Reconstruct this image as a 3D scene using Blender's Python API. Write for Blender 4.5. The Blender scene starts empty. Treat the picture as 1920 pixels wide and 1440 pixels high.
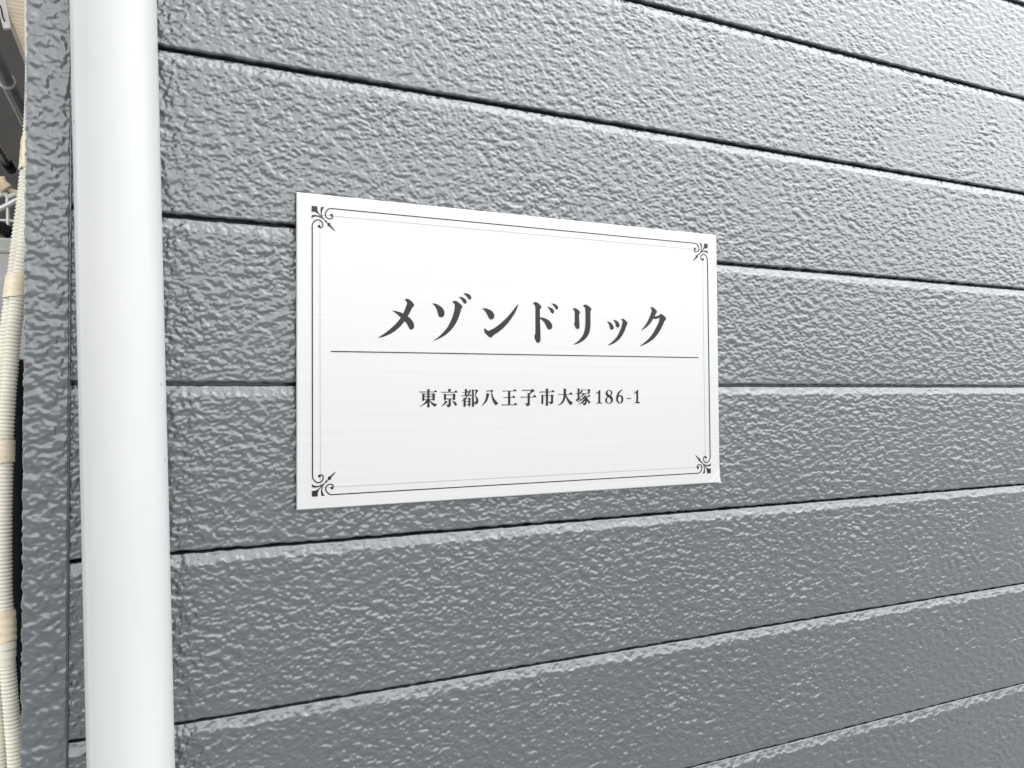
import bpy, bmesh, math, random
import numpy as np
from mathutils import Vector, Matrix
from mathutils.geometry import tessellate_polygon

random.seed(7)
rng = np.random.default_rng(11)
scene = bpy.context.scene
C = scene.collection

# ------------------------------------------------------------------ camera
F_PX = 1440.0                      # focal length in photo pixels (1920 wide)
YAW, PITCH, ROLL = math.radians(24.67), math.radians(1.39), math.radians(-0.43)
CAM = np.array([0.0, -0.565, 1.5])
_f = np.array([math.sin(YAW)*math.cos(PITCH), math.cos(YAW)*math.cos(PITCH), math.sin(PITCH)])
_r = np.array([math.cos(YAW), -math.sin(YAW), 0.0])
_u = np.cross(_r, _f)
RIGHT = _r*math.cos(ROLL) + _u*math.sin(ROLL)
UP = -_r*math.sin(ROLL) + _u*math.cos(ROLL)
FWD = _f
cam_d = bpy.data.cameras.new('camera')
cam_d.sensor_fit = 'HORIZONTAL'; cam_d.sensor_width = 36.0
cam_d.lens = 36.0*F_PX/1920.0
cam_d.clip_start = 0.01; cam_d.clip_end = 2000.0
cam = bpy.data.objects.new('camera', cam_d); C.objects.link(cam)
cam.matrix_world = Matrix(((RIGHT[0], UP[0], -FWD[0], CAM[0]),
                           (RIGHT[1], UP[1], -FWD[1], CAM[1]),
                           (RIGHT[2], UP[2], -FWD[2], CAM[2]), (0, 0, 0, 1)))
scene.camera = cam

# ------------------------------------------------------------------ light
SUN_EL, SUN_AZ = math.radians(58), math.radians(125)     # azimuth clockwise from +Y
world = bpy.data.worlds.new('World'); scene.world = world; world.use_nodes = True
wn = world.node_tree.nodes; wl = world.node_tree.links
wn.clear()
sky = wn.new('ShaderNodeTexSky'); sky.sky_type = 'NISHITA'; sky.sun_disc = False
sky.sun_elevation = SUN_EL; sky.sun_rotation = SUN_AZ
sky.air_density = 9.0; sky.dust_density = 0.8; sky.ozone_density = 1.0
hs = wn.new('ShaderNodeHueSaturation'); hs.inputs['Saturation'].default_value = 0.0
tint = wn.new('ShaderNodeMix'); tint.data_type = 'RGBA'; tint.blend_type = 'MULTIPLY'; tint.inputs['Factor'].default_value = 1.0
tint.inputs['B'].default_value = (0.985, 1.0, 1.008, 1.0)      # cool overcast daylight
bg = wn.new('ShaderNodeBackground'); bg.inputs['Strength'].default_value = 0.15
wo = wn.new('ShaderNodeOutputWorld')
wl.new(sky.outputs[0], hs.inputs['Color']); wl.new(hs.outputs[0], tint.inputs['A']); wl.new(tint.outputs['Result'], bg.inputs['Color'])
wl.new(bg.outputs[0], wo.inputs['Surface'])
sun_d = bpy.data.lights.new('sun', 'SUN'); sun_d.energy = 0.5
sun_d.angle = math.radians(60); sun_d.color = (1.0, 0.985, 0.965)
sun = bpy.data.objects.new('sun', sun_d); C.objects.link(sun)
sd = Vector((math.sin(SUN_AZ)*math.cos(SUN_EL), math.cos(SUN_AZ)*math.cos(SUN_EL), math.sin(SUN_EL)))
sun.rotation_euler = (-sd).to_track_quat('-Z', 'Y').to_euler()
sun.location = sd*20
vs = scene.view_settings
vs.view_transform = 'Standard'; vs.look = 'None'; vs.gamma = 1.0; vs.use_curve_mapping = False
vs.exposure = 1.05

# ------------------------------------------------------------------ helpers
def ray(px, py):
    return FWD + RIGHT*(px-960.0)/F_PX - UP*(py-720.0)/F_PX
def at_y(px, py, y):
    """photo pixel -> point on the vertical plane at depth y"""
    d = ray(px, py); t = (y-CAM[1])/d[1]
    return CAM + d*t

def tag(o, label=None, cat=None, group=None, kind=None):
    if label: o['label'] = label
    if cat: o['category'] = cat
    if group: o['group'] = group
    if kind: o['kind'] = kind
    return o
def empty(name, loc=(0, 0, 0)):
    o = bpy.data.objects.new(name, None); C.objects.link(o); o.location = loc
    o.empty_display_size = 0.05
    return o
def link(name, me, mat=None, parent=None):
    if mat and not me.materials: me.materials.append(mat)
    o = bpy.data.objects.new(name, me); C.objects.link(o)
    if parent:
        o.parent = parent
        o.matrix_parent_inverse = Matrix.Translation(-Vector(parent.location))
    return o
def mesh(name, V, Fc, smooth=True):
    me = bpy.data.meshes.new(name)
    me.from_pydata([tuple(v) for v in V], [], [tuple(f) for f in Fc])
    if smooth: me.polygons.foreach_set('use_smooth', [True]*len(me.polygons))
    me.update(); return me
def grid_mesh(name, P, closed=False):
    """P: (rows, cols, 3) array -> quad mesh"""
    R, K, _ = P.shape
    me = bpy.data.meshes.new(name)
    idx = np.arange(R*K).reshape(R, K)
    nxt = np.roll(idx, -1, axis=1) if closed else idx
    if closed:
        a, b, c, d = idx[:-1], nxt[:-1], nxt[1:], idx[1:]
    else:
        a, b, c, d = idx[:-1, :-1], idx[:-1, 1:], idx[1:, 1:], idx[1:, :-1]
    q = np.stack([a, b, c, d], -1).reshape(-1, 4).astype(np.int32)
    n = len(q)
    me.vertices.add(R*K); me.vertices.foreach_set('co', P.reshape(-1).astype(np.float32))
    me.loops.add(n*4); me.loops.foreach_set('vertex_index', q.reshape(-1))
    me.polygons.add(n)
    me.polygons.foreach_set('loop_start', np.arange(0, n*4, 4, dtype=np.int32))
    me.polygons.foreach_set('use_smooth', np.ones(n, dtype=bool))
    me.update(calc_edges=True); me.validate()
    return me
def box_mesh(name, x0, x1, y0, y1, z0, z1, bevel=0.0):
    bm = bmesh.new(); bmesh.ops.create_cube(bm, size=1.0)
    for v in bm.verts:
        v.co = Vector(((x0+x1)/2+v.co.x*(x1-x0), (y0+y1)/2+v.co.y*(y1-y0), (z0+z1)/2+v.co.z*(z1-z0)))
    if bevel:
        bmesh.ops.bevel(bm, geom=bm.edges[:], offset=bevel, segments=2, affect='EDGES', profile=0.5)
    me = bpy.data.meshes.new(name); bm.to_mesh(me); bm.free(); return me
def tube_mesh(name, pts, radii, seg=16, cap=True, prof=None):
    """smooth tube through pts with a radius per point"""
    pts = np.array(pts, float); n = len(pts)
    radii = np.broadcast_to(np.array(radii, float), (n,))
    T = np.gradient(pts, axis=0); T /= np.linalg.norm(T, axis=1)[:, None]
    ref = np.array([0, 1.0, 0]) if abs(T[0][1]) < 0.9 else np.array([0, 0, 1.0])
    A = np.cross(T, ref); A /= np.linalg.norm(A, axis=1)[:, None]
    B = np.cross(T, A)
    th = np.linspace(0, 2*np.pi, seg, endpoint=False)
    pf = np.ones(seg) if prof is None else prof(th)
    P = pts[:, None] + radii[:, None, None]*pf[None, :, None]*(A[:, None]*np.cos(th)[None, :, None] + B[:, None]*np.sin(th)[None, :, None])
    if cap:
        P = np.concatenate([np.repeat(pts[:1, None], seg, 1), P, np.repeat(pts[-1:, None], seg, 1)], 0)
    return grid_mesh(name, P, closed=True)
def resample(pts, step):
    pts = np.array(pts, float)
    d = np.concatenate([[0], np.cumsum(np.linalg.norm(np.diff(pts, axis=0), axis=1))])
    s = np.arange(0, d[-1], step)
    # smooth (Catmull-Rom like) by cubic hermite
    m = np.gradient(pts, d, axis=0)
    i = np.clip(np.searchsorted(d, s, side='right')-1, 0, len(d)-2)
    h = (d[i+1]-d[i]); t = ((s-d[i])/h)[:, None]; h = h[:, None]
    return ((2*t**3-3*t**2+1)*pts[i] + (t**3-2*t**2+t)*h*m[i] + (-2*t**3+3*t**2)*pts[i+1] + (t**3-t**2)*h*m[i+1])

# ------------------------------------------------------------------ materials
def new_mat(name):
    m = bpy.data.materials.new(name); m.use_nodes = True
    nt = m.node_tree; b = nt.nodes['Principled BSDF']
    return m, nt, b
def noise(nt, vec, scale, detail=3.0, rough=0.5):
    n = nt.nodes.new('ShaderNodeTexNoise'); n.inputs['Scale'].default_value = scale
    n.inputs['Detail'].default_value = detail; n.inputs['Roughness'].default_value = rough
    nt.links.new(vec, n.inputs['Vector']); return n
def coords(nt, scale=(1, 1, 1)):
    tc = nt.nodes.new('ShaderNodeTexCoord'); mp = nt.nodes.new('ShaderNodeMapping')
    mp.inputs['Scale'].default_value = scale
    nt.links.new(tc.outputs['Object'], mp.inputs['Vector']); return mp.outputs[0]
def ramp(nt, fac, stops):
    r = nt.nodes.new('ShaderNodeValToRGB'); e = r.color_ramp.elements
    while len(e) < len(stops): e.new(0.5)
    for el, (p, c) in zip(e, stops):
        el.position = p; el.color = (*c, 1) if len(c) == 3 else c
    nt.links.new(fac, r.inputs['Fac']); return r.outputs['Color']
def bump(nt, h, strength, dist, prev=None):
    b = nt.nodes.new('ShaderNodeBump'); b.inputs['Strength'].default_value = strength
    b.inputs['Distance'].default_value = dist; nt.links.new(h, b.inputs['Height'])
    if prev: nt.links.new(prev, b.inputs['Normal'])
    return b.outputs[0]
def plain(name, col, rough=0.5, metal=0.0, var=0.12, scale=40.0, bstr=0.15, bdist=0.001, spec=0.5):
    m, nt, b = new_mat(name)
    v = coords(nt); n = noise(nt, v, scale, 4.0)
    lo = tuple(c*(1-var) for c in col); hi = tuple(min(1, c*(1+var)) for c in col)
    nt.links.new(ramp(nt, n.outputs['Fac'], [(0.3, lo), (0.7, hi)]), b.inputs['Base Color'])
    b.inputs['Roughness'].default_value = rough; b.inputs['Metallic'].default_value = metal
    b.inputs['Specular IOR Level'].default_value = spec
    n2 = noise(nt, v, scale*6, 3.0)
    nt.links.new(bump(nt, n2.outputs['Fac'], bstr, bdist), b.inputs['Normal'])
    return m

def wall_paint(coarse=False):
    m, nt, b = new_mat('slate_paint_coarse' if coarse else 'slate_paint')
    v = coords(nt)
    n = noise(nt, v, 9.0, 4.0)
    nt.links.new(ramp(nt, n.outputs['Fac'], [(0.3, (0.054, 0.066, 0.075)), (0.7, (0.061, 0.073, 0.082))]), b.inputs['Base Color'])
    n5 = noise(nt, v, 60.0, 3.0)
    rr = nt.nodes.new('ShaderNodeMapRange'); rr.inputs['To Min'].default_value = 0.17; rr.inputs['To Max'].default_value = 0.30
    nt.links.new(n5.outputs['Fac'], rr.inputs['Value']); nt.links.new(rr.outputs[0], b.inputs['Roughness'])
    b.inputs['IOR'].default_value = 1.62
    b.inputs['Specular IOR Level'].default_value = 1.0
    b.inputs['Coat Weight'].default_value = 0.8; b.inputs['Coat IOR'].default_value = 1.5; b.inputs['Coat Roughness'].default_value = 0.12
    vs_ = coords(nt, (120, 300, 620))
    st = noise(nt, vs_, 1.0, 2.0)                 # brush marks
    fine = noise(nt, v, 420.0, 2.0)
    nb = bump(nt, st.outputs['Fac'], 0.16, 0.0006)
    nb = bump(nt, fine.outputs['Fac'], 0.22, 0.0008, nb)
    if coarse:
        big = noise(nt, v, 160.0, 3.0)
        nb = bump(nt, big.outputs['Fac'], 0.6, 0.002, nb)
    nt.links.new(nb, b.inputs['Normal'])
    return m
M_WALL = wall_paint(); M_WALLC = wall_paint(True)

def pipe_paint():
    m, nt, b = new_mat('white_pipe_paint')
    v = coords(nt)
    vo = nt.nodes.new('ShaderNodeTexVoronoi'); vo.inputs['Scale'].default_value = 60.0
    nt.links.new(v, vo.inputs['Vector'])
    speck = ramp(nt, vo.outputs['Distance'], [(0.0, (0.30, 0.29, 0.27)), (0.045, (0.30, 0.29, 0.27)), (0.075, (1, 1, 1))])
    vn = noise(nt, v, 14.0, 3.0)
    rare = ramp(nt, vn.outputs['Fac'], [(0.52, (1, 1, 1)), (0.56, (0, 0, 0))])   # only some cells carry a speck
    mx = nt.nodes.new('ShaderNodeMix'); mx.data_type = 'RGBA'; mx.blend_type = 'SCREEN'; mx.inputs['Factor'].default_value = 1.0
    nt.links.new(speck, mx.inputs['A']); nt.links.new(rare, mx.inputs['B'])
    mu = nt.nodes.new('ShaderNodeMix'); mu.data_type = 'RGBA'; mu.blend_type = 'MULTIPLY'; mu.inputs['Factor'].default_value = 1.0
    base = noise(nt, coords(nt, (6, 6, 1.5)), 4.0, 4.0)
    bc = ramp(nt, base.outputs['Fac'], [(0.3, (0.525, 0.535, 0.53)), (0.7, (0.565, 0.57, 0.565))])
    nt.links.new(bc, mu.inputs['A']); nt.links.new(mx.outputs['Result'], mu.inputs['B'])
    nt.links.new(mu.outputs['Result'], b.inputs['Base Color'])
    b.inputs['Roughness'].default_value = 0.33
    n1 = noise(nt, coords(nt, (130, 130, 50)), 1.0, 3.0)
    n2 = noise(nt, coords(nt, (40, 40, 9)), 1.0, 3.0)
    nb = bump(nt, n2.outputs['Fac'], 0.4, 0.002)
    nb = bump(nt, n1.outputs['Fac'], 0.22, 0.0008, nb)
    nt.links.new(nb, b.inputs['Normal'])
    return m
M_PIPE = pipe_paint()

def sign_metal():
    m, nt, b = new_mat('brushed_silver')
    s1 = noise(nt, coords(nt, (7, 1, 900)), 1.0, 3.0, 0.6)
    s2 = noise(nt, coords(nt, (2.2, 1, 260)), 1.0, 2.0)
    ad = nt.nodes.new('ShaderNodeMath'); ad.operation = 'ADD'
    nt.links.new(s1.outputs['Fac'], ad.inputs[0]); nt.links.new(s2.outputs['Fac'], ad.inputs[1])
    nt.links.new(ramp(nt, ad.outputs[0], [(0.25, (0.58, 0.58, 0.575)), (0.75, (0.64, 0.64, 0.635))]), b.inputs['Base Color'])
    nt.nodes[ad.name].use_clamp = False
    hf = nt.nodes.new('ShaderNodeMath'); hf.operation = 'MULTIPLY'; hf.inputs[1].default_value = 0.5
    nt.links.new(ad.outputs[0], hf.inputs[0])
    for l in list(nt.links):
        if l.to_node.type == 'VALTORGB' and l.from_node == ad: nt.links.remove(l)
    rp = [n for n in nt.nodes if n.type == 'VALTORGB'][0]
    nt.links.new(hf.outputs[0], rp.inputs['Fac'])
    b.inputs['Metallic'].default_value = 0.25
    b.inputs['Roughness'].default_value = 0.38
    b.inputs['Anisotropic'].default_value = 0.5
    nt.links.new(bump(nt, s1.outputs['Fac'], 0.12, 0.0004), b.inputs['Normal'])
    return m
M_SIGN = sign_metal()
M_INK = plain('black_print_ink', (0.011, 0.011, 0.011), 0.25, 0, 0.1, 60, 0.05, 0.0004, spec=0.45)
M_INKTHIN = plain('thin_grey_print', (0.24, 0.23, 0.24), 0.4, 0, 0.05, 60, 0.05, 0.0004)
M_PAD = plain('black_foam_tape', (0.01, 0.01, 0.01), 0.8)
M_HOSE = plain('cream_hose_plastic', (0.80, 0.76, 0.65), 0.42, 0, 0.06, 30, 0.08, 0.0006)
M_TAPE = plain('cream_vinyl_tape', (0.80, 0.69, 0.50), 0.38, 0, 0.12, 55, 0.3, 0.0012)
M_BLACK = plain('black_rubber_and_gap', (0.004, 0.004, 0.005), 0.75, spec=0.2)  # also blackens the tube added for the shaded gap
M_SOFFIT = plain('beige_soffit_steel', (0.82, 0.76, 0.64), 0.5)
M_BROWN = plain('dark_brown_boarding', (0.022, 0.019, 0.016), 0.7, 0, 0.2, 8)
M_CONC = plain('grey_concrete', (0.48, 0.48, 0.47), 0.9, 0, 0.12, 14, 0.3, 0.003)
M_GROUND = plain('grey_paving', (0.30, 0.30, 0.30), 0.92, 0, 0.2, 5, 0.4, 0.006)
M_STEEL = plain('galvanised_steel', (0.30, 0.30, 0.29), 0.25, 0.9, 0.15, 25)
M_SILVER = plain('bright_aluminium', (0.62, 0.62, 0.62), 0.35, 0.5, 0.1, 25)
M_WPLAS = plain('white_plastic', (0.74, 0.75, 0.72), 0.4)
M_CREAM = plain('cream_cloth', (0.66, 0.55, 0.40), 0.85)

# ------------------------------------------------------------------ ground
gp = mesh('ground', [(-300, -300, 0), (300, -300, 0), (300, 300, 0), (-300, 300, 0)], [(0, 1, 2, 3)], False)
tag(link('ground', gp, M_GROUND), kind='structure')

# ------------------------------------------------------------------ stucco relief field
N, L = 2048, 1.126
fx = np.fft.fftfreq(N, L/N)[None, :]; fz = np.fft.fftfreq(N, L/N)[:, None]
def band(wl_x, wl_z, width):
    """gaussian band-passed noise of about that wavelength (metres)"""
    k = np.sqrt((fx*wl_x)**2 + (fz*wl_z)**2)
    H = np.exp(-((k-1.0)/width)**2)
    w = np.fft.fft2(rng.standard_normal((N, N)))
    f = np.real(np.fft.ifft2(w*H)); return f/f.std()
def lowpass(f, s):
    H = np.exp(-2*(np.pi*s)**2*(fx**2+fz**2)); return np.real(np.fft.ifft2(np.fft.fft2(f)*H))
b1 = band(0.0060, 0.0041, 0.6); b2 = band(0.0031, 0.0021, 0.5); b3 = band(0.0130, 0.0095, 0.6); b4 = band(0.11, 0.08, 0.7)
raw = 0.60*b1 + 0.36*b2 + 0.72*b3; raw /= raw.std()
terr = (np.tanh(7*(raw+0.9)) + np.tanh(7*(raw+0.1)) + np.tanh(7*(raw-0.85)))/3    # flat plates with steep irregular flanks
mod = np.clip(0.95+0.12*b4, 0.5, 1.3)
FIELD = lowpass((0.85*terr + 0.08*raw + 0.03*b2)*mod, 0.00028)
FIELD -= FIELD.mean(); FIELD /= FIELD.std()
c1 = band(0.013, 0.0095, 0.6); c2 = band(0.0050, 0.0036, 0.5)
c0 = 0.7*c1+0.55*c2+0.3*b1; c0 /= c0.std()
FIELD_T = lowpass(0.4*np.tanh(7*(c0+0.7)) + 0.4*np.tanh(7*(c0-0.5)) + 0.10*c0, 0.00042)
FIELD_T -= FIELD_T.mean(); FIELD_T /= FIELD_T.std()
def sample(Fd, x, z):
    a = (x/L*N) % N; b = (z/L*N) % N
    i0 = np.floor(a).astype(int) % N; j0 = np.floor(b).astype(int) % N
    ta = a-np.floor(a); tb = b-np.floor(b); i1 = (i0+1) % N; j1 = (j0+1) % N
    return (Fd[j0, i0]*(1-ta)*(1-tb)+Fd[j0, i1]*ta*(1-tb)+Fd[j1, i0]*(1-ta)*tb+Fd[j1, i1]*ta*tb)

# ------------------------------------------------------------------ the house: boards, corner trim, core
PITCH_B = 0.114
Z0 = 1.5 + 0.1287                   # height of groove number 0
house = empty('house', (0.0, 0.0, 0.0))
tag(house, 'house wall of textured slate grey horizontal boards with a vertical corner trim', 'house')

xs = [-0.0530]
while xs[-1] < 1.04:
    x = xs[-1]; xs.append(x + 0.00070*(1.0+(max(x, 0)/0.62)**2))
while xs[-1] < 4.0:
    xs.append(xs[-1] + min(0.08, (xs[-1]-xs[-2])*1.35))
xs = np.array(xs)
xs_r = np.concatenate([np.arange(-0.053, 0.30, 0.0022), xs[xs > 0.30]])   # courses that only enter the view on the right
xs_c = np.concatenate([np.arange(-0.053, 1.1, 0.0026), [1.15, 1.4, 2.0, 3.0, 4.0]])
xs_s = np.concatenate([[0.04, 1.0, 2.0, 2.8], np.arange(2.9, 4.0, 0.0026)])    # the house's side, fine towards the corner

def board_mesh(name, zb, fine):
    X = {0: xs_c, 1: xs, 2: xs_r, 3: xs_s}[fine]
    H = PITCH_B
    rows = [(0.0180, 0.0004, 0.0, 0.2), (0.003, 0.0, 0.05, 1.0), (0.0009, 0.0001, 0.35, 1.0), (0.0, 0.0009, 0.6, 1.0)]
    for zf in np.arange(0.0018, H-0.0105, 0.00076 if fine in (1, 2) else 0.0024): rows.append((0.0, zf, 1.0, 0.0))
    rows += [(0.0000, H-0.0100, 1.0, 0.8), (0.0001, H-0.0093, 1.0, 2.2), (0.0004, H-0.0086, 0.95, 2.4)]
    for q in np.linspace(0, 1, 9 if fine in (1, 2) else 5): rows.append((0.0007+0.0018*q, H-0.0079+0.0055*q, 0.88-0.25*q, 2.0-3.0*q if q < 0.5 else 0.4))
    rows += [(0.0032, H-0.0020, 0.2, 0.5), (0.0180, H-0.0017, 0.0, 0.0)]
    rows = np.array(rows)
    Y = np.repeat(rows[:, 0:1], len(X), 1); Zl = np.repeat(rows[:, 1:2], len(X), 1)
    XX = np.repeat(X[None, :], len(rows), 0)
    if True:
        h = sample(FIELD, XX+0.2, Zl+zb)
        edge = np.minimum(1.0, np.minimum(Zl, H-0.006-Zl).clip(0.002)/0.010)*0.35+0.65
        Y = Y - rows[:, 2:3]*edge*0.00028*h
        wav = sample(FIELD_T, X*0.6+0.37*zb, np.full_like(X, zb*3.1))
        wav2 = sample(FIELD, X*0.8, np.full_like(X, zb*1.7+0.1))
        low = rows[:, 1] < 0.0015
        Zl = Zl + rows[:, 3:4]*0.00026*np.where(low[:, None], wav[None, :], wav2[None, :])
    P = np.stack([XX, Y, Zl + (zb if fine in (1, 2) else 0.0)], -1)
    return grid_mesh(name, P)
coarse_me = None
nb_lo = -int(Z0/PITCH_B)
for k in range(-12, 15):
    zb = Z0 + 0.0009 - PITCH_B*k              # bottom edge of this course
    if zb < -0.01: continue
    if -3 <= k <= 5:
        o = link('board', board_mesh('board', zb, 2 if k in (-3, -2, 5) else 1), M_WALL, house)
    else:
        if coarse_me is None: coarse_me = board_mesh('board_far', 0.0, 0)
        o = link('board', coarse_me, M_WALL, house); o.location.z = zb
TOP = Z0 + PITCH_B*13
side_me = board_mesh('board_side', 0.31, 3)
for k in range(-12, 15):            # courses round the corner, on the house's side
    zb = Z0 + 0.0009 - PITCH_B*k
    if zb < -0.01: continue
    o = link('board', side_me, M_WALL, house)
    o.rotation_euler.z = -math.pi/2; o.location = (-0.0765, 4.042, zb)
link('wall_core', box_mesh('wall_core', -0.0715, 4.0, 0.0185, 5.0, 0.0, TOP), M_WALLC, house)

# vertical corner trim, an L in plan
TX1 = at_y(130.5, 720, -0.004)[0]; TX0 = at_y(42.5, 720, -0.004)[0]
def corner_trim():
    path = [(TX1+0.0004, 0.0080, 1, 0.0, 0.0), (TX1+0.0004, 0.0, 1, 0, 0.15), (TX1+0.0003, -0.0025, 1, 0, 0.3), (TX1-0.0004, -0.0036, 0.7, -0.7, 0.5), (TX1-0.0013, -0.0040, 0, -1, 0.8)]
    x = TX1-0.0022
    while x > TX0+0.0032: path.append((x, -0.0040, 0, -1, 1.0)); x -= 0.00085
    for a in np.linspace(0, math.pi/2, 6):
        path.append((TX0+0.0022-0.0022*math.sin(a), -0.0018-0.0022*math.cos(a), -math.sin(a), -math.cos(a), 1.0))
    for y in list(np.arange(-0.0008, 0.012, 0.0011)) + [0.016, 0.022, 0.030, 0.036]:
        path.append((TX0, y, -1, 0, 1.0))
    path.append((-0.0700, 0.037, -1, 0, 0))
    path = np.array(path)
    d = np.concatenate([[0], np.cumsum(np.hypot(np.diff(path[:, 0]), np.diff(path[:, 1])))])
    zs = np.concatenate([[0, 0.2, 0.4], np.arange(0.5, 1.12, 0.0028), np.arange(1.12, 1.86, 0.00105), np.arange(1.862, 2.5, 0.0028), [2.6, TOP]])
    h = sample(FIELD_T, d[None, :]+0*zs[:, None]+0.61, zs[:, None]+0*d[None, :]+0.2)
    D = (0.00032*h-0.0002)*path[None, :, 4]
    P = np.stack([path[None, :, 0]+D*path[None, :, 2], path[None, :, 1]+D*path[None, :, 3], zs[:, None]+0*D], -1)
    return grid_mesh('corner_trim', P[:, ::-1])
link('corner_trim', corner_trim(), M_WALL, house)

# beige ribbed soffit of the eave along the house's side
SZ = 2.65
_e = ray(28, 54); SX = CAM[0] + _e[0]*(SZ-CAM[2])/_e[2]
def soffit():
    ys = []; zz = []
    y = -0.3; p = 0.026
    while y < 4.8:
        ys += [y, y+p*0.30, y+p*0.5, y+p*0.80]; zz += [0, 0.003, 0.010, 0.007]; y += p
    ys = np.array(ys); zz = np.array(zz)
    P = np.stack([np.stack([np.full_like(ys, xx), ys, SZ+zz], -1) for xx in (SX, -0.05)], 0)
    return grid_mesh('soffit', P)
so = soffit(); so.polygons.foreach_set('use_smooth', [False]*len(so.polygons))
def awning_mat():
    m, nt, b = new_mat('translucent_beige_sheet')
    v = coords(nt); n = noise(nt, v, 20.0, 3.0)
    col = ramp(nt, n.outputs['Fac'], [(0.3, (0.60, 0.53, 0.41)), (0.7, (0.68, 0.61, 0.48))])
    nt.links.new(col, b.inputs['Base Color']); b.inputs['Roughness'].default_value = 0.4
    tr = nt.nodes.new('ShaderNodeBsdfTranslucent'); nt.links.new(col, tr.inputs['Color'])
    mx = nt.nodes.new('ShaderNodeMixShader'); mx.inputs[0].default_value = 0.65
    nt.links.new(b.outputs[0], mx.inputs[1]); nt.links.new(tr.outputs[0], mx.inputs[2])
    nt.links.new(mx.outputs[0], nt.nodes['Material Output'].inputs['Surface'])
    return m
aw = link('awning_sheet', so, awning_mat(), house)
link('awning_rail', box_mesh('awning_rail', SX-0.010, SX-0.0005, -0.3, 4.8, SZ-0.004, SZ+0.018, 0.001), M_SOFFIT, aw)

# ------------------------------------------------------------------ white downpipe
PR, PY = 0.0240, -0.0385
pa = at_y(213.8, 0, PY); pb = at_y(247.2, 1440, PY)
dirp = (pb-pa)/(pb[2]-pa[2])
zz = np.concatenate([[0.0, 0.4, 0.9], np.linspace(1.0, 1.95, 60), [2.2, 2.6]])
pts = np.array([pa + dirp*(z-pa[2]) for z in zz])
tag(link('downpipe', tube_mesh('downpipe', pts, PR, 240, True, lambda t: 1+0.010*np.exp(-((t-0.50)/0.05)**2)-0.004*np.exp(-((t-0.62)/0.05)**2)), M_PIPE),
    'round white painted downpipe standing upright in front of the grey boards', 'downpipe')

# ------------------------------------------------------------------ the nameplate
SY = -0.0050                         # front plane of the plate
W_, H_ = 0.3766, 0.2268
SXL, SZT = 0.0888, 1.5+0.1518
ROT = math.radians(0.13)
ca, sa = math.cos(ROT), math.sin(ROT)
def sign_pt(a, b, y):
    """a right from the top-left corner, b down, in metres"""
    return np.array([SXL + a*ca + b*sa*0, y, SZT - b*ca + a*sa])
def px_to_sign(px, py):
    p = at_y(px, py, SY); dx = p[0]-SXL; dz = p[2]-SZT
    return (dx*ca + dz*sa, -(dz*ca - dx*sa))
plate = empty('nameplate', tuple(sign_pt(W_/2, H_, SY+0.003)))
tag(plate, 'brushed silver nameplate with dark Japanese lettering fixed on the grey boards', 'sign')

def panel():
    a = np.unique(np.concatenate([[0, 0.0006], np.linspace(0.01, W_-0.03, 18), np.linspace(W_-0.03, W_, 31), [W_-0.0006]]))
    b = np.unique(np.concatenate([[0, 0.0006], np.linspace(0.01, H_-0.03, 12), np.linspace(H_-0.03, H_, 31), [H_-0.0006]]))
    A, B = np.meshgrid(a, b)
    edge = (np.minimum.reduce([A, W_-A, B, H_-B]) < 0.0003)
    s = (A-W_)+(B-H_)                # 0 at the lower right corner
    curl = np.clip((s+0.0125)/0.0125, 0, 1)**1.3*0.0010 + np.exp(-((s+0.010)/0.0022)**2)*0.00025
    Y = SY - curl + np.where(edge, 0.0004, 0)
    A2 = A + np.clip((s+0.006)/0.006, 0, 1)*0.0007
    front = np.stack([SXL+A2*ca, Y, SZT-B*ca+A*sa], -1)
    back = front.copy(); back[..., 1] += 0.0029
    R, K = A.shape
    me_f = front.reshape(-1, 3); me_b = back.reshape(-1, 3); n = R*K
    idx = np.arange(n).reshape(R, K); Fq = []
    for i in range(R-1):
        for j in range(K-1):
            q = (idx[i, j], idx[i+1, j], idx[i+1, j+1], idx[i, j+1])
            Fq.append(q); Fq.append(tuple(v+n for v in reversed(q)))
    rim = list(idx[0, :]) + list(idx[1:, -1]) + list(idx[-1, -2::-1]) + list(idx[-2:0:-1, 0])
    for i in range(len(rim)):
        p, q = rim[i], rim[(i+1) % len(rim)]; Fq.append((p, q, q+n, p+n))
    me = mesh('panel', np.concatenate([me_f, me_b]), [tuple(int(v) for v in f) for f in Fq])
    me.set_sharp_from_angle(angle=math.radians(14)); return me
link('panel', panel(), M_SIGN, plate)
for (a0, a1, b0, b1) in ((0.02, W_-0.02, 0.012, 0.034), (0.02, W_-0.02, H_-0.034, H_-0.014)):
    p = sign_pt(a0, b1, 0); q = sign_pt(a1, b0, 0)
    link('adhesive_pad', box_mesh('adhesive_pad', p[0], q[0], -0.00205, 0.0004, p[2], q[2]), M_PAD, plate)

LAYER = [0]
def print_shape(name, polys, mat):
    """polys: list of [outer, hole, ...] loops in sign coordinates -> one flat printed mesh"""
    V = []; T = []
    for loops in polys:
        LAYER[0] += 1
        y = SY - 0.00012 - 0.00003*(LAYER[0] % 9)
        lp = [[Vector((a, -b, 0)) for a, b in l] for l in loops]
        tris = tessellate_polygon(lp)
        flat = [v for l in lp for v in l]; off = len(V)
        V += [sign_pt(v.x, -v.y, y) for v in flat]
        for t in tris:
            p, q, r = (flat[i] for i in t)
            if (q-p).cross(r-p).z < 0: t = (t[0], t[2], t[1])
            T.append(tuple(i+off for i in t))
    return link(name, mesh(name, V, T, False), mat, plate)
def ribbon(pts, w):
    pts = np.array(pts, float); T = np.gradient(pts, axis=0); T /= np.linalg.norm(T, axis=1)[:, None]
    Nn = np.stack([-T[:, 1], T[:, 0]], -1)*w/2
    return [tuple(p) for p in pts+Nn] + [tuple(p) for p in (pts-Nn)[::-1]]
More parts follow.
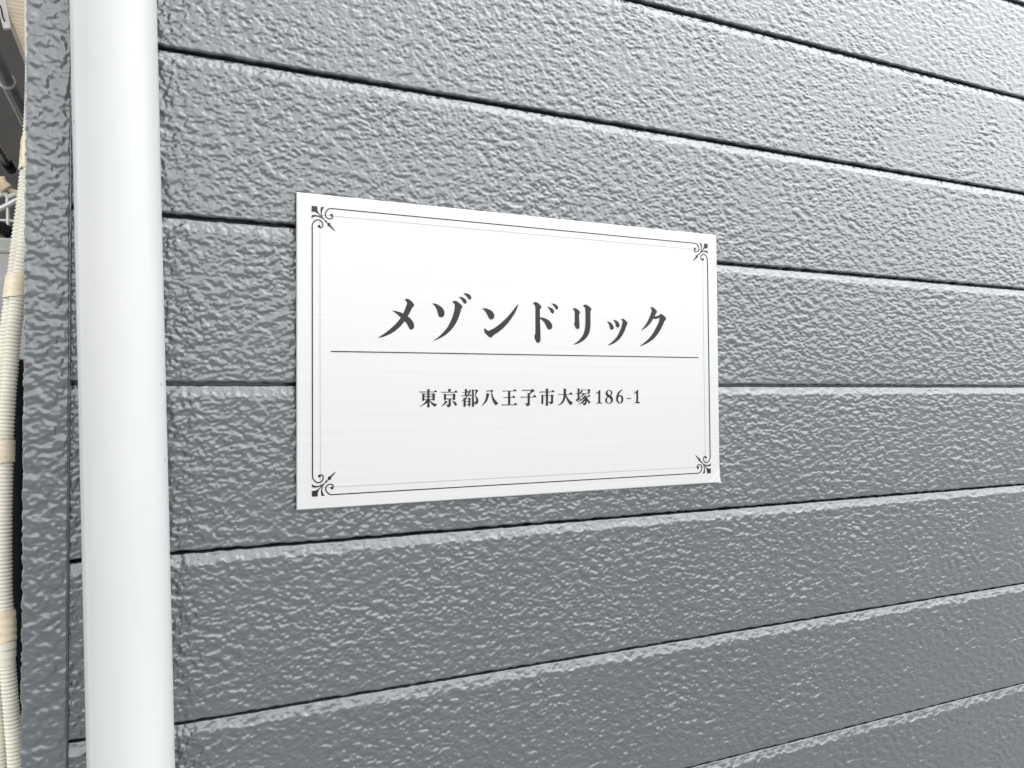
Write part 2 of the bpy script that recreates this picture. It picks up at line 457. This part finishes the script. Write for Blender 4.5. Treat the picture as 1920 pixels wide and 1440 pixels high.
def conv(ox, oy, s, pts): return [px_to_sign(ox+x/s, oy+y/s) for x, y in pts]
def smooth_loop(pts, sub=3):
    """round the outline a little, keeping sharp corners"""
    P = np.array(pts, float); n = len(P); out = []
    for i in range(n):
        p0, p1, p2, p3 = P[i-1], P[i], P[(i+1) % n], P[(i+2) % n]
        def ang(a, b, c):
            u, v = b-a, c-b; return abs(math.degrees(math.atan2(u[0]*v[1]-u[1]*v[0], u@v)))
        m1 = (p2-p0)/2 if ang(p0, p1, p2) < 48 else (p2-p1)
        m2 = (p3-p1)/2 if ang(p1, p2, p3) < 48 else (p2-p1)
        lim = np.linalg.norm(p2-p1)
        for m in (m1, m2):
            l = np.linalg.norm(m)
            if l > lim*1.2: m *= lim*1.2/l
        for t in np.arange(sub)/sub:
            out.append(tuple((2*t**3-3*t**2+1)*p1+(t**3-2*t**2+t)*m1+(-2*t**3+3*t**2)*p2+(t**3-t**2)*m2))
    return out
def R(x0, x1, y0, y1): return [(x0, y0), (x1, y0), (x1, y1), (x0, y1)]

KANA = [
 (700, 545, [[(845,250),(880,228),(925,218),(975,238),(1030,280),(1080,335),(1107,385),(1100,415),(1062,455),(1030,515),(985,605),(937,690),(900,760),(845,830),(780,915),(700,1000),(600,1085),(500,1150),(400,1200),(290,1245),(200,1265),(130,1270),(200,1225),(300,1160),(420,1070),(530,975),(620,885),(700,795),(748,728),(790,665),(815,610),(850,530),(880,450),(905,380),(915,330),(905,300),(880,275)],
   [(505,535),(560,540),(640,555),(720,578),(805,610),(860,640),(937,690),(1000,745),(1050,800),(1085,855),(1105,910),(1110,950),(1105,995),(1080,1030),(1040,1050),(1005,1045),(975,1015),(950,970),(915,900),(880,855),(845,828),(800,775),(748,728),(690,672),(620,615),(560,570)]]),
 (800, 545, [[(155,345),(210,345),(280,365),(350,405),(410,445),(450,495),(478,545),(488,605),(480,660),(460,695),(425,715),(390,720),(350,708),(325,675),(310,620),(290,545),(260,470),(220,410)],
   [(690,308),(720,283),(765,272),(815,285),(870,322),(925,370),(962,415),(968,445),(960,470),(938,490),(925,540),(905,620),(870,720),(825,820),(770,920),(700,1020),(620,1105),(530,1185),(430,1250),(330,1300),(250,1335),(172,1362),(230,1320),(320,1255),(410,1170),(490,1085),(560,995),(620,895),(675,780),(715,665),(745,560),(760,470),(765,390),(755,355),(725,328)],
   [(865,165),(915,165),(970,180),(1030,215),(1065,250),(1085,290),(1080,325),(1060,348),(1030,352),(1000,330),(970,280),(935,230),(900,195)],
   [(988,75),(1040,70),(1100,78),(1150,100),(1190,140),(1208,180),(1200,220),(1180,240),(1155,242),(1125,215),(1090,165),(1050,120)]]),
 (895, 550, [[(128,412),(200,405),(270,415),(330,440),(390,475),(435,525),(460,580),(462,620),(450,660),(425,690),(385,705),(345,695),(310,655),(285,600),(255,545),(215,480),(170,440)],
   [(210,935),(225,960),(255,990),(285,1007),(315,1008),(360,990),(450,945),(560,870),(680,770),(790,665),(890,555),(970,455),(1040,365),(1095,300),(1108,298),(1095,345),(1060,440),(1010,545),(940,655),(860,765),(770,870),(680,960),(580,1040),(480,1105),(430,1145),(395,1185),(370,1195),(335,1180),(280,1140),(230,1085),(200,1040),(190,1000),(195,970)]]),
 (980, 555, [[(275,200),(305,175),(350,162),(395,175),(445,210),(490,255),(512,300),(505,325),(478,350),(472,380),(472,580),(475,640),(480,800),(487,1000),(490,1170),(480,1215),(455,1255),(425,1268),(390,1255),(360,1215),(335,1155),(322,1100),(325,1070),(345,1010),(348,900),(348,700),(348,500),(345,300),(335,260),(310,225)],
   [(465,580),(520,578),(590,595),(660,625),(720,665),(770,720),(798,775),(805,820),(795,865),(765,900),(725,908),(685,892),(655,850),(625,780),(580,705),(530,655),(480,620),(465,610)],
   [(660,298),(700,295),(750,308),(800,335),(838,375),(852,410),(848,445),(830,470),(805,475),(780,460),(760,425),(735,375),(700,330)],
   [(765,205),(810,202),(865,212),(915,240),(948,275),(963,315),(955,345),(935,365),(910,362),(888,340),(865,295),(825,245)]]),
 (1050, 555, [[(345,350),(375,332),(415,328),(455,348),(505,385),(538,425),(546,450),(535,475),(520,495),(520,600),(527,720),(532,820),(525,865),(500,890),(475,893),(445,880),(420,845),(398,795),(388,755),(390,725),(403,690),(402,560),(400,440),(390,400),(370,375)],
   [(620,265),(650,242),(690,230),(735,248),(785,280),(830,320),(850,352),(845,375),(828,400),(825,430),(825,600),(825,760),(818,870),(800,970),(765,1055),(715,1130),(640,1200),(560,1250),(470,1290),(400,1308),(352,1310),(400,1285),(470,1235),(540,1170),(600,1095),(640,1020),(668,930),(682,840),(690,730),(692,600),(690,450),(688,350),(675,315),(650,288)]]),
 (1110, 560, [[(408,622),(450,620),(495,640),(540,680),(572,725),(590,775),(585,810),(565,832),(540,840),(510,828),(492,795),(480,745),(460,690),(435,655)],
   [(575,572),(625,575),(675,600),(715,640),(740,685),(746,720),(735,755),(715,777),(690,780),(665,765),(650,730),(640,685),(620,630),(600,600)],
   [(788,565),(810,550),(840,545),(880,565),(925,610),(955,650),(960,675),(945,705),(930,735),(905,810),(870,895),(825,980),(770,1060),(700,1130),(620,1190),(540,1230),(480,1250),(432,1255),(440,1240),(500,1205),(560,1155),(620,1095),(680,1020),(730,930),(775,830),(805,740),(825,660),(832,615),(820,590)]]),
 (1170, 560, [[(705,250),(725,232),(760,225),(800,245),(850,285),(885,325),(893,360),(885,385),(860,415),(840,455),(830,478),(795,545),(740,630),(680,705),(610,770),(550,815),(500,850),(478,858),(490,830),(540,765),(600,680),(650,590),(690,500),(720,430),(745,350),(750,305),(735,275)],
   [(800,482),(830,475),(890,468),(945,450),(975,425),(1000,405),(1045,430),(1100,475),(1135,525),(1140,555),(1125,575),(1100,600),(1080,650),(1040,740),(985,850),(915,955),(840,1050),(750,1130),(650,1195),(550,1245),(470,1278),(415,1285),(450,1265),(540,1195),(640,1110),(730,1010),(800,910),(865,790),(920,680),(955,580),(965,525),(940,528),(900,540),(860,553),(820,545),(780,535)]]),
]
for ox, oy, strokes in KANA:
    print_shape('character', [[conv(ox, oy, 14.4, smooth_loop(s))] for s in strokes], M_INK)

ONE = [(195,525),(260,480),(340,410),(420,320),(465,320),(468,990),(510,1010),(575,1020),(570,1060),(430,1050),(255,1065),(255,1020),(330,1010),(355,985),(358,540),(350,490),(300,500),(220,545)]
KANJI = [
 (780, [[(205,405),(990,410),(1065,320),(1150,395),(1155,425),(1130,440),(215,458)],
   [(605,265),(700,285),(770,295),(778,320),(750,350),(745,400),(745,900),(760,1240),(720,1265),(650,1272),(625,1250),(630,1000),(635,850),(632,300)],
   [(345,495),(400,510),(480,530),(475,600),(470,850),(450,900),(400,915),(360,912),(355,850),(365,600)],
   [(900,520),(955,480),(1060,560),(1055,595),(1035,620),(1035,860),(1010,885),(950,892),(910,870),(905,600)],
   R(460,915,530,565), R(460,915,665,700), R(460,915,820,855),
   [(560,890),(640,830),(640,1000),(580,1040),(480,1110),(350,1180),(240,1235),(200,1225),(300,1165),(400,1090),(500,980)],
   [(740,840),(780,885),(860,960),(970,1030),(1090,1065),(1185,1080),(1120,1140),(1055,1235),(960,1180),(870,1090),(800,990),(745,920)]]),
 (820, [[(600,260),(690,268),(770,295),(765,320),(735,350),(720,430),(610,430),(612,300)],
   [(225,405),(250,425),(940,425),(1015,330),(1110,425),(1125,460),(225,460)],
   [(372,515),(430,530),(510,560),(495,600),(490,830),(460,880),(420,890),(380,870)],
   [(860,545),(905,500),(1015,590),(1005,625),(982,650),(985,840),(960,865),(890,865),(865,850)],
   R(485,870,562,600), R(485,870,782,822),
   [(635,815),(745,815),(745,1150),(730,1190),(690,1225),(600,1262),(580,1245),(565,1200),(530,1155),(465,1135),(475,1115),(560,1115),(620,1090),(630,1060)],
   [(455,890),(580,960),(570,985),(520,1015),(440,1090),(340,1160),(240,1215),(215,1200),(320,1110),(400,1010),(440,930)],
   [(800,915),(870,920),(950,945),(1020,990),(1065,1050),(1080,1100),(1065,1150),(1010,1182),(970,1160),(945,1110),(910,1040),(860,970)]]),
 (860, [[(345,260),(420,270),(490,295),(480,325),(455,350),(455,620),(350,620),(355,320)],
   [(195,435),(440,437),(470,400),(510,370),(560,410),(560,455),(205,465)],
   [(165,620),(520,610),(590,600),(640,545),(690,580),(730,610),(730,635),(180,658)],
   [(580,280),(690,350),(680,390),(640,460),(580,560),(510,660),(440,750),(370,820),(290,880),(180,935),(170,920),(260,850),(370,740),(450,640),(520,530),(560,430),(600,340)],
   [(280,735),(330,755),(400,770),(395,1190),(360,1235),(300,1240),(280,1210),(285,800)],
   [(545,770),(580,725),(680,805),(675,835),(650,860),(655,1150),(620,1190),(570,1205),(540,1180),(550,850)],
   R(385,560,780,808), R(385,560,930,957), R(385,560,1093,1120),
   [(725,285),(780,300),(850,320),(840,360),(835,600),(850,1000),(860,1190),(820,1230),(770,1235),(735,1210),(740,350)],
   R(830,940,330,360),
   [(930,320),(965,270),(1075,365),(1065,400),(1020,440),(970,530),(925,600),(890,600),(900,550),(930,440),(935,370)],
   [(890,590),(925,610),(990,680),(1040,750),(1075,840),(1085,920),(1070,1000),(1030,1060),(960,1105),(910,1100),(895,1060),(850,985),(860,970),(920,965),(955,930),(965,850),(950,750),(915,670)]]),
 (895, [[(505,480),(600,510),(690,555),(675,580),(640,605),(610,740),(560,870),(500,970),(410,1070),(320,1140),(260,1178),(250,1165),(340,1060),(420,920),(480,760),(500,620)],
   R(490,765,350,398),
   [(740,350),(795,300),(865,365),(862,395),(815,425),(825,520),(860,650),(920,780),(1000,890),(1080,970),(1160,1040),(1100,1075),(1020,1158),(940,1060),(870,950),(820,820),(790,680),(775,540),(775,410)]]),
 (935, [[(210,362),(800,362),(880,255),(980,350),(985,390),(225,403)], R(525,650,385,1130),
   [(275,710),(750,712),(815,610),(920,705),(915,745),(290,748)], [(170,1105),(840,1105),(920,1000),(1025,1110),(1020,1140),(180,1155)]]),
 (970, [[(265,315),(760,320),(830,255),(950,355),(940,390),(890,415),(790,475),(710,550),(685,530),(700,470),(745,360),(290,362)],
   [(555,480),(620,490),(690,495),(690,1000),(695,1100),(660,1155),(600,1190),(535,1195),(515,1150),(490,1100),(400,1045),(560,1045),(580,1000),(575,700),(570,510)],
   [(190,688),(860,688),(930,580),(1035,665),(1040,715),(205,730)]]),
 (1005, [[(540,240),(620,255),(695,270),(690,300),(660,330),(660,460),(690,490),(665,530),(665,1000),(675,1130),(640,1175),(580,1180),(550,1160),(555,700)],
   [(200,405),(830,408),(905,320),(1005,400),(1005,435),(205,455)],
   [(300,560),(350,575),(420,600),(418,1040),(390,1085),(340,1095),(305,1080),(310,640)], R(400,840,603,632),
   [(830,590),(865,545),(975,635),(960,665),(940,690),(945,990),(910,1050),(835,1092),(795,1085),(775,1030),(690,985),(690,965),(820,955),(830,900)]]),
 (1040, [[(190,545),(800,545),(880,435),(990,530),(985,575),(195,575)],
   [(485,235),(560,250),(660,290),(650,320),(630,345),(630,560),(610,680),(580,820),(520,950),(430,1050),(320,1120),(210,1160),(190,1140),(290,1080),(380,980),(450,860),(490,700),(500,560),(500,300)],
   [(610,580),(640,580),(690,690),(760,800),(860,910),(1010,1015),(960,1060),(890,1150),(800,1070),(720,950),(660,800),(625,680)]]),
 (1070, [[(375,235),(440,245),(520,270),(510,295),(490,320),(490,790),(400,820),(395,700),(395,300)], R(290,480,495,538),
   [(295,815),(400,810),(500,770),(600,755),(560,800),(460,870),(365,950),(340,935),(325,880)],
   [(610,260),(660,300),(655,400),(600,470),(540,495),(500,480),(560,380),(610,310)], R(645,960,310,342),
   [(940,305),(995,250),(1095,345),(1085,375),(1010,420),(960,450),(930,440),(950,380)],
   [(470,492),(940,490),(960,430),(1010,430),(1085,500),(1070,515),(470,530)],
   [(690,520),(800,520),(720,610),(620,680),(510,722),(500,710),(600,630)],
   [(740,630),(780,600),(830,690),(870,760),(890,870),(885,980),(860,1080),(800,1140),(740,1152),(710,1120),(690,1070),(625,1035),(640,1015),(760,1020),(800,980),(800,900),(780,760)],
   [(700,690),(760,620),(800,700),(720,800),(600,890),(500,940),(430,965),(420,955),(540,870),(640,770)],
   [(770,780),(820,820),(780,920),(700,990),(600,1040),(500,1080),(430,1100),(420,1080),(530,1030),(640,940),(710,850)],
   [(990,555),(1070,640),(1060,665),(1000,690),(920,725),(900,700),(950,640)],
   [(830,540),(860,540),(870,650),(920,770),(1000,880),(1090,970),(1050,1010),(1010,1080),(960,1010),(910,930),(850,800),(835,700)]]),
 (1110, [ONE]),
 (1155, [[(580,765),(830,765),(825,810),(580,810)]]),
 (1155, [[(955,515),(1010,480),(1090,410),(1160,320),(1210,315),(1210,950),(1250,975),(1325,1010),(1315,1035),(1010,1035),(1015,1005),(1080,990),(1110,955),(1110,520),(1090,480),(1040,500),(960,535)]]),
]
for ox, strokes in KANJI:
    print_shape('character', [[conv(ox, 720, 28.8, s)] for s in strokes], M_INK)
EIGHT = [[(930,312),(1000,325),(1060,365),(1100,420),(1115,490),(1090,560),(1030,620),(1090,680),(1130,750),(1150,830),(1145,910),(1110,980),(1050,1035),(980,1062),(900,1062),(820,1030),(760,980),(725,910),(725,850),(755,780),(800,730),(850,690),(790,620),(755,550),(752,480),(780,400),(830,350),(880,320)],
 [(940,345),(985,365),(1020,410),(1035,470),(1025,540),(990,600),(940,585),(890,540),(860,480),(855,420),(875,375),(905,350)],
 [(875,715),(920,725),(980,770),(1030,830),(1045,900),(1030,970),(980,1015),(920,1030),(870,1010),(830,960),(820,890),(830,810)]]
SIX = [[(370,315),(365,340),(300,385),(230,450),(180,530),(150,620),(200,600),(260,598),(330,620),(380,680),(408,760),(412,850),(390,930),(350,1000),(290,1040),(220,1055),(150,1040),(90,990),(45,920),(25,830),(25,740),(40,640),(80,530),(140,430),(220,360),(310,310)],
 [(205,660),(250,670),(290,720),(308,800),(305,890),(280,960),(240,1005),(200,1008),(160,970),(130,900),(120,820),(130,740),(160,685)]]
print_shape('character', [[conv(1110, 720, 28.8, l) for l in EIGHT]], M_INK)
print_shape('character', [[conv(1155, 720, 28.8, l) for l in SIX]], M_INK)
# dividing rule
print_shape('divider_line', [[ribbon([px_to_sign(621, 658.8), px_to_sign(960, 664.6), px_to_sign(1310, 670.6)], 0.00075)]], M_INK)

# corner ornaments, drawn from the lower-left one and mirrored
def circ(cx, cy, r, n=16): return [(cx+r*math.cos(i/n*2*math.pi), cy+r*math.sin(i/n*2*math.pi)) for i in range(n)]
ORN = [[(240,965),(380,960),(480,915),(560,850),(640,770),(690,740),(660,800),(590,880),(530,970),(505,1080),(500,1215),(245,1222)],
 [(235,655),(290,702),(370,735),(460,745),(560,735),(650,700),(730,655),(790,610),(845,560),(870,585),(810,650),(760,720),(700,760),(640,755),(560,785),(470,810),(380,820),(290,810),(245,785)],
 [(690,770),(740,740),(720,820),(710,900),(720,1000),(750,1080),(790,1150),(835,1195),(680,1195),(655,1120),(645,1030),(655,930),(670,840)],
 circ(888,545,48), [(905,520),(945,460),(970,340),(1040,310),(1130,240),(1220,160),(1320,90),(1270,180),(1200,270),(1130,340),(1095,400),(1100,460),(1010,480),(950,520),(920,550)],
 circ(580,300,68), circ(1145,835,68)]
SW = [[(268,300),(270,340),(285,400),(330,480),(400,550),(480,590),(550,595),(640,565),(710,500),(745,420),(745,340),(715,275),(665,240),(610,228)],
      [(1180,1136),(1130,1138),(1060,1130),(980,1080),(910,1000),(865,900),(870,800),(920,720),(990,680),(1070,665),(1150,680),(1195,730),(1210,800)]]
orn = [conv(576, 880, 24, p) for p in ORN]
sw = [resample(np.array([(*px_to_sign(576+x/24, 880+y/24), 0) for x, y in p]), 0.0005)[:, :2] for p in SW]
LWD = 0.00082
orn += [ribbon(p, LWD) for p in sw]
fa = px_to_sign(576+268/24, 880+300/24)[0]; fa_b = px_to_sign(576+268/24, 880+300/24)[1]
fb = px_to_sign(576+1180/24, 880+1136/24)[1]; fb_a = px_to_sign(576+1180/24, 880+1136/24)[0]
ia = px_to_sign(601.5, 850)[0]; ib = px_to_sign(660, 911.3)[1]
md = H_-fb                          # margin of the frame rule below = above
for mx_, my_ in ((0, 0), (1, 0), (0, 1), (1, 1)):
    g = [[[(W_-a if mx_ else a, H_-b if my_ else b) for a, b in p]] for p in orn]
    print_shape('corner_ornament', g, M_INK)
def rule(name, p, q, w, m): print_shape(name, [[ribbon([p, ((p[0]+q[0])/2, (p[1]+q[1])/2), q], w)]], m)
ya0, ya1 = H_-fa_b, fa_b
for a in (fa, W_-fa): rule('frame_line', (a, ya0), (a, ya1), LWD, M_INK)
for b in (fb, H_-fb): rule('frame_line', (fb_a, b), (W_-fb_a, b), LWD, M_INK)
for a in (ia, W_-ia): rule('inner_line', (a, H_-ib), (a, ib), 0.00021, M_INKTHIN)
for b in (ib, H_-ib): rule('inner_line', (ia, b), (W_-ia, b), 0.00021, M_INKTHIN)

# ------------------------------------------------------------------ cream corrugated hoses beside the corner
def hose_path(keys, y, extra_top=True):
    P = [at_y(px, py, y) for px, py in keys]
    P = sorted(P, key=lambda p: p[2])
    lo = P[0].copy(); lo[2] = 0.02
    return [lo] + P + ([np.array([P[-1][0], y, 2.3])] if extra_top else [])
def ribbed(name, keys, y, r, plain_rng=()):
    base = resample(hose_path(keys, y), 0.0010)
    pitch = 0.0041
    s = np.arange(len(base))*0.0010
    rad = r - 0.0019*(0.5-0.5*np.cos(2*np.pi*s/pitch))**3
    for (z0, z1) in plain_rng:
        m = (base[:, 2] > z0) & (base[:, 2] < z1); rad[m] = r*0.97
    keep = base[:, 2] > 0.95
    lowi = np.where(~keep)[0][::20]
    sel = np.concatenate([lowi, np.where(keep)[0]])
    return base, tube_mesh(name, base[sel], rad[sel], 20)
HY = 0.40
def zpx(py, y=HY): return at_y(30, py, y)[2]
front_keys = [(63, -60), (64, 60), (62, 180), (60, 260), (57, 340), (54, 400), (47, 460), (40, 510), (33, 560), (25, 630), (18.5, 700), (14, 760), (10.5, 830), (9, 900), (7.5, 980), (7.5, 1060), (8.5, 1120), (12, 1170), (13, 1225), (16, 1270), (21, 1330), (26, 1390), (29.5, 1440), (31, 1500)]
back_keys = [(60, -60), (61.5, 60), (61.5, 180), (57, 260), (51, 330), (43, 400), (36, 450), (29, 510), (22, 560), (12, 640), (3, 720), (-4, 800), (-9, 900), (-12, 1000), (-13, 1100), (-10, 1200), (-8, 1280), (-4, 1360), (0, 1440), (2, 1500)]
HR = 0.0078
cent_f, me_f = ribbed('front_hose', front_keys, HY, HR, [(zpx(1246), zpx(1140))])
hose_f = link('corrugated_hose', me_f, M_HOSE)
tag(hose_f, 'cream corrugated hose bound with tape, running down past the wall corner', 'hose', 'corrugated hoses')
cent_b, me_b = ribbed('back_hose', back_keys, HY+0.014, HR, [])
hose_b = link('corrugated_hose', me_b, M_HOSE)
tag(hose_b, 'cream corrugated hose running down behind the taped hose at the wall corner', 'hose', 'corrugated hoses')
def wrap(name, y0, y1, both, mat, grow=0.0009, wob=0.0006):
    z0, z1 = zpx(y1), zpx(y0); rows = []
    th = np.linspace(0, 2*np.pi, 40, endpoint=False)
    for i, z in enumerate(np.linspace(z0, z1, 14)):
        cf = cent_f[np.argmin(abs(cent_f[:, 2]-z))]; cb = cent_b[np.argmin(abs(cent_b[:, 2]-z))]
        r = HR+grow+wob*math.sin(i*1.9)*0.4
        d = np.stack([np.cos(th), np.sin(th)], -1)
        sup = np.maximum(d@cf[:2], d@cb[:2]) if both else d@cf[:2]
        # support-function hull around one or both hoses
        ps = []
        for dd in d:
            c = cf if (not both or dd@cf[:2] >= dd@cb[:2]) else cb
            ps.append([c[0]+dd[0]*r, c[1]+dd[1]*r, z + wob*1.2*math.sin(3*dd[0]+2*i)])
        rows.append(ps)
    o = link(name, grid_mesh(name, np.array(rows), closed=True), mat, hose_f); return o
wrap('tape', 250, 312, True, M_TAPE)
wrap('tape', 512, 556, True, M_TAPE)
wrap('tape', 824, 866, False, M_TAPE, 0.0010)
wrap('tape', 1140, 1199, False, M_TAPE, 0.0012, 0.0012)
wrap('coupling', 1199, 1214, False, M_HOSE, 0.0008, 0.0002)
wrap('coupling', 1216, 1230, False, M_HOSE, 0.0006, 0.0002)

# made-up black tube, its colour standing in for the shaded gap behind the hoses
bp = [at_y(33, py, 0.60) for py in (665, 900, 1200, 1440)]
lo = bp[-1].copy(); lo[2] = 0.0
me = tube_mesh('dark_gap_tube', resample([lo]+bp[::-1], 0.03), 0.0165, 18)
tag(link('dark_gap_tube', me, M_BLACK), 'thin black upright tube added to stand for the dark gap behind the cream hoses', 'pipe')

# ------------------------------------------------------------------ beyond the corner
GY = 2.35
gz = at_y(10, 446, GY)[2]
wl_ = empty('block_wall', (-1.2, GY+0.08, 0))
tag(wl_, 'plain light grey block wall beyond the hoses, with small clutter on top', 'wall')
link('wall_face', box_mesh('wall_face', -2.4, -0.10, GY, GY+0.15, 0, gz-0.05, 0.004), M_CONC, wl_)
link('coping', box_mesh('coping', -2.4, -0.10, GY-0.006, GY+0.156, gz-0.0498, gz, 0.008), M_CONC, wl_)
nh = empty('neighbour_house', (-2, 6.0, 0))
tag(nh, 'plain dark brown house wall rising behind the light grey block wall', 'house')
link('wall', box_mesh('wall', -6, 0.4, 6.0, 9.0, 0, 5.2), M_BROWN, nh)
def pipe_along(name, px, py, Z, r, y0, y1, mat):
    """horizontal pipe parallel to the house's side, passing through that pixel at depth Z"""
    p = CAM + ray(px, py)*Z
    return p, tube_mesh(name, [[p[0], y0, p[2]], [p[0], (y0+y1)/2, p[2]], [p[0], y1, p[2]]], r, 24)
p, me = pipe_along('steel_pipe', 21, 170, 2.0, 0.0165, 0.6, 5.9, M_STEEL)
sp = link('steel_pipe', me, M_STEEL)
tag(sp, 'galvanised steel pipe with a pale ring, running back under the eave', 'pipe')
q = CAM + ray(9, 136)*1.94
link('collar', tube_mesh('collar', [[p[0], q[1]-0.006, p[2]], [p[0], q[1], p[2]], [p[0], q[1]+0.006, p[2]]], 0.0195, 24), M_WPLAS, sp)
q = CAM + ray(20, 133)*2.05
link('bracket', box_mesh('bracket', p[0]+0.014, -0.0760, q[1]+0.10, q[1]+0.14, p[2]-0.012, p[2]+0.010, 0.001), M_BLACK, sp)
p2, me = pipe_along('thin_rod', 11, 302, 2.2, 0.0100, 0.9, 2.06, M_STEEL)
rod = link('thin_rod', me, M_STEEL)
tag(rod, 'thinner grey rod with a black end cap beneath the steel pipe', 'rod')
link('end_cap', tube_mesh('end_cap', [[p2[0], 2.04, p2[2]], [p2[0], 2.075, p2[2]], [p2[0], 2.11, p2[2]]], 0.0135, 20), M_BLACK, rod)
link('hanger', box_mesh('hanger', p2[0]-0.004, p2[0]+0.004, 1.0, 1.02, p2[2]+0.006, SZ, 0), M_BLACK, rod)

# things lying on the coping
CY = GY + 0.075
def on(px, py): return at_y(px, py, CY)
a = on(-6, 432); 
bm_pts = [on(-30, 430), on(-14, 424), on(2, 427), on(14, 434), on(22, 440)]
bm_pts = [np.array([q[0], q[1], max(q[2], gz+0.019)]) for q in bm_pts]
tag(link('black_cable_bundle', tube_mesh('black_cable_bundle', resample(bm_pts, 0.006), 0.019, 16), M_BLACK),
    'black cable bundle lying on the grey block wall', 'cable')
rod_pts = [on(-50, 411), on(0, 413), on(40, 415)]
wr = link('white_rod', tube_mesh('white_rod', rod_pts, 0.0045, 16), M_WPLAS)
tag(wr, 'thin white rod lying across the black cable bundle', 'rod')
def bar(name, keys, r, mat): return tube_mesh(name, resample([on(*k) for k in keys], 0.004), r, 12)
br = link('metal_bracket', bar('metal_bracket', [(-20, 402), (2, 391), (16, 384), (30, 376), (45, 372)], 0.0095, M_STEEL), M_SILVER)
tag(br, 'pale metal bracket arm lying aslant above the white rod', 'bracket')
link('arm', bar('arm', [(-20, 374), (0, 366), (9, 362), (14, 368), (28, 364), (44, 362)], 0.0075, M_STEEL), M_WPLAS, br)
link('post', bar('post', [(14, 366), (14, 378), (15, 400), (15, 440)], 0.006, M_STEEL), M_SILVER, br)
cl = link('cloth_bundle', bar('cloth_bundle', [(-22, 352), (-8, 346), (4, 349), (14, 358)], 0.021, M_CREAM), M_CREAM)
tag(cl, 'cream cloth bundle slung over the pale metal bracket', 'cloth')
link('strap', bar('strap', [(4, 332), (9, 345), (16, 354), (26, 360), (40, 362)], 0.0085, M_CREAM), M_CREAM, cl)

# white plastic bracket hanging from the eave edge
def eave_pt(px, py): return at_y(px, py, 0.78)
wb = [eave_pt(-6, -6), eave_pt(10, -6), eave_pt(20, 52), eave_pt(6, 53), eave_pt(0, 30)]
V = []; 
for dy in (0, 0.006):
    V += [np.array([q[0], q[1]+dy, q[2]]) for q in wb]
Fc = [(4, 3, 2, 1, 0), (5, 6, 7, 8, 9)] + [(i, (i+1) % 5, (i+1) % 5+5, i+5) for i in range(5)]
eb = link('eave_bracket', mesh('eave_bracket', V, Fc, False), M_WPLAS)
tag(eb, 'small white plastic bracket hanging beside the ribbed beige eave', 'bracket')
link('slot', tube_mesh('slot', resample([eave_pt(0, 10)-np.array([0, .001, 0]), eave_pt(3, 20)-np.array([0, .001, 0]), eave_pt(5, 32)-np.array([0, .001, 0]), eave_pt(10, 42)-np.array([0, .001, 0])], 0.002), 0.0009, 8), M_BLACK, eb)
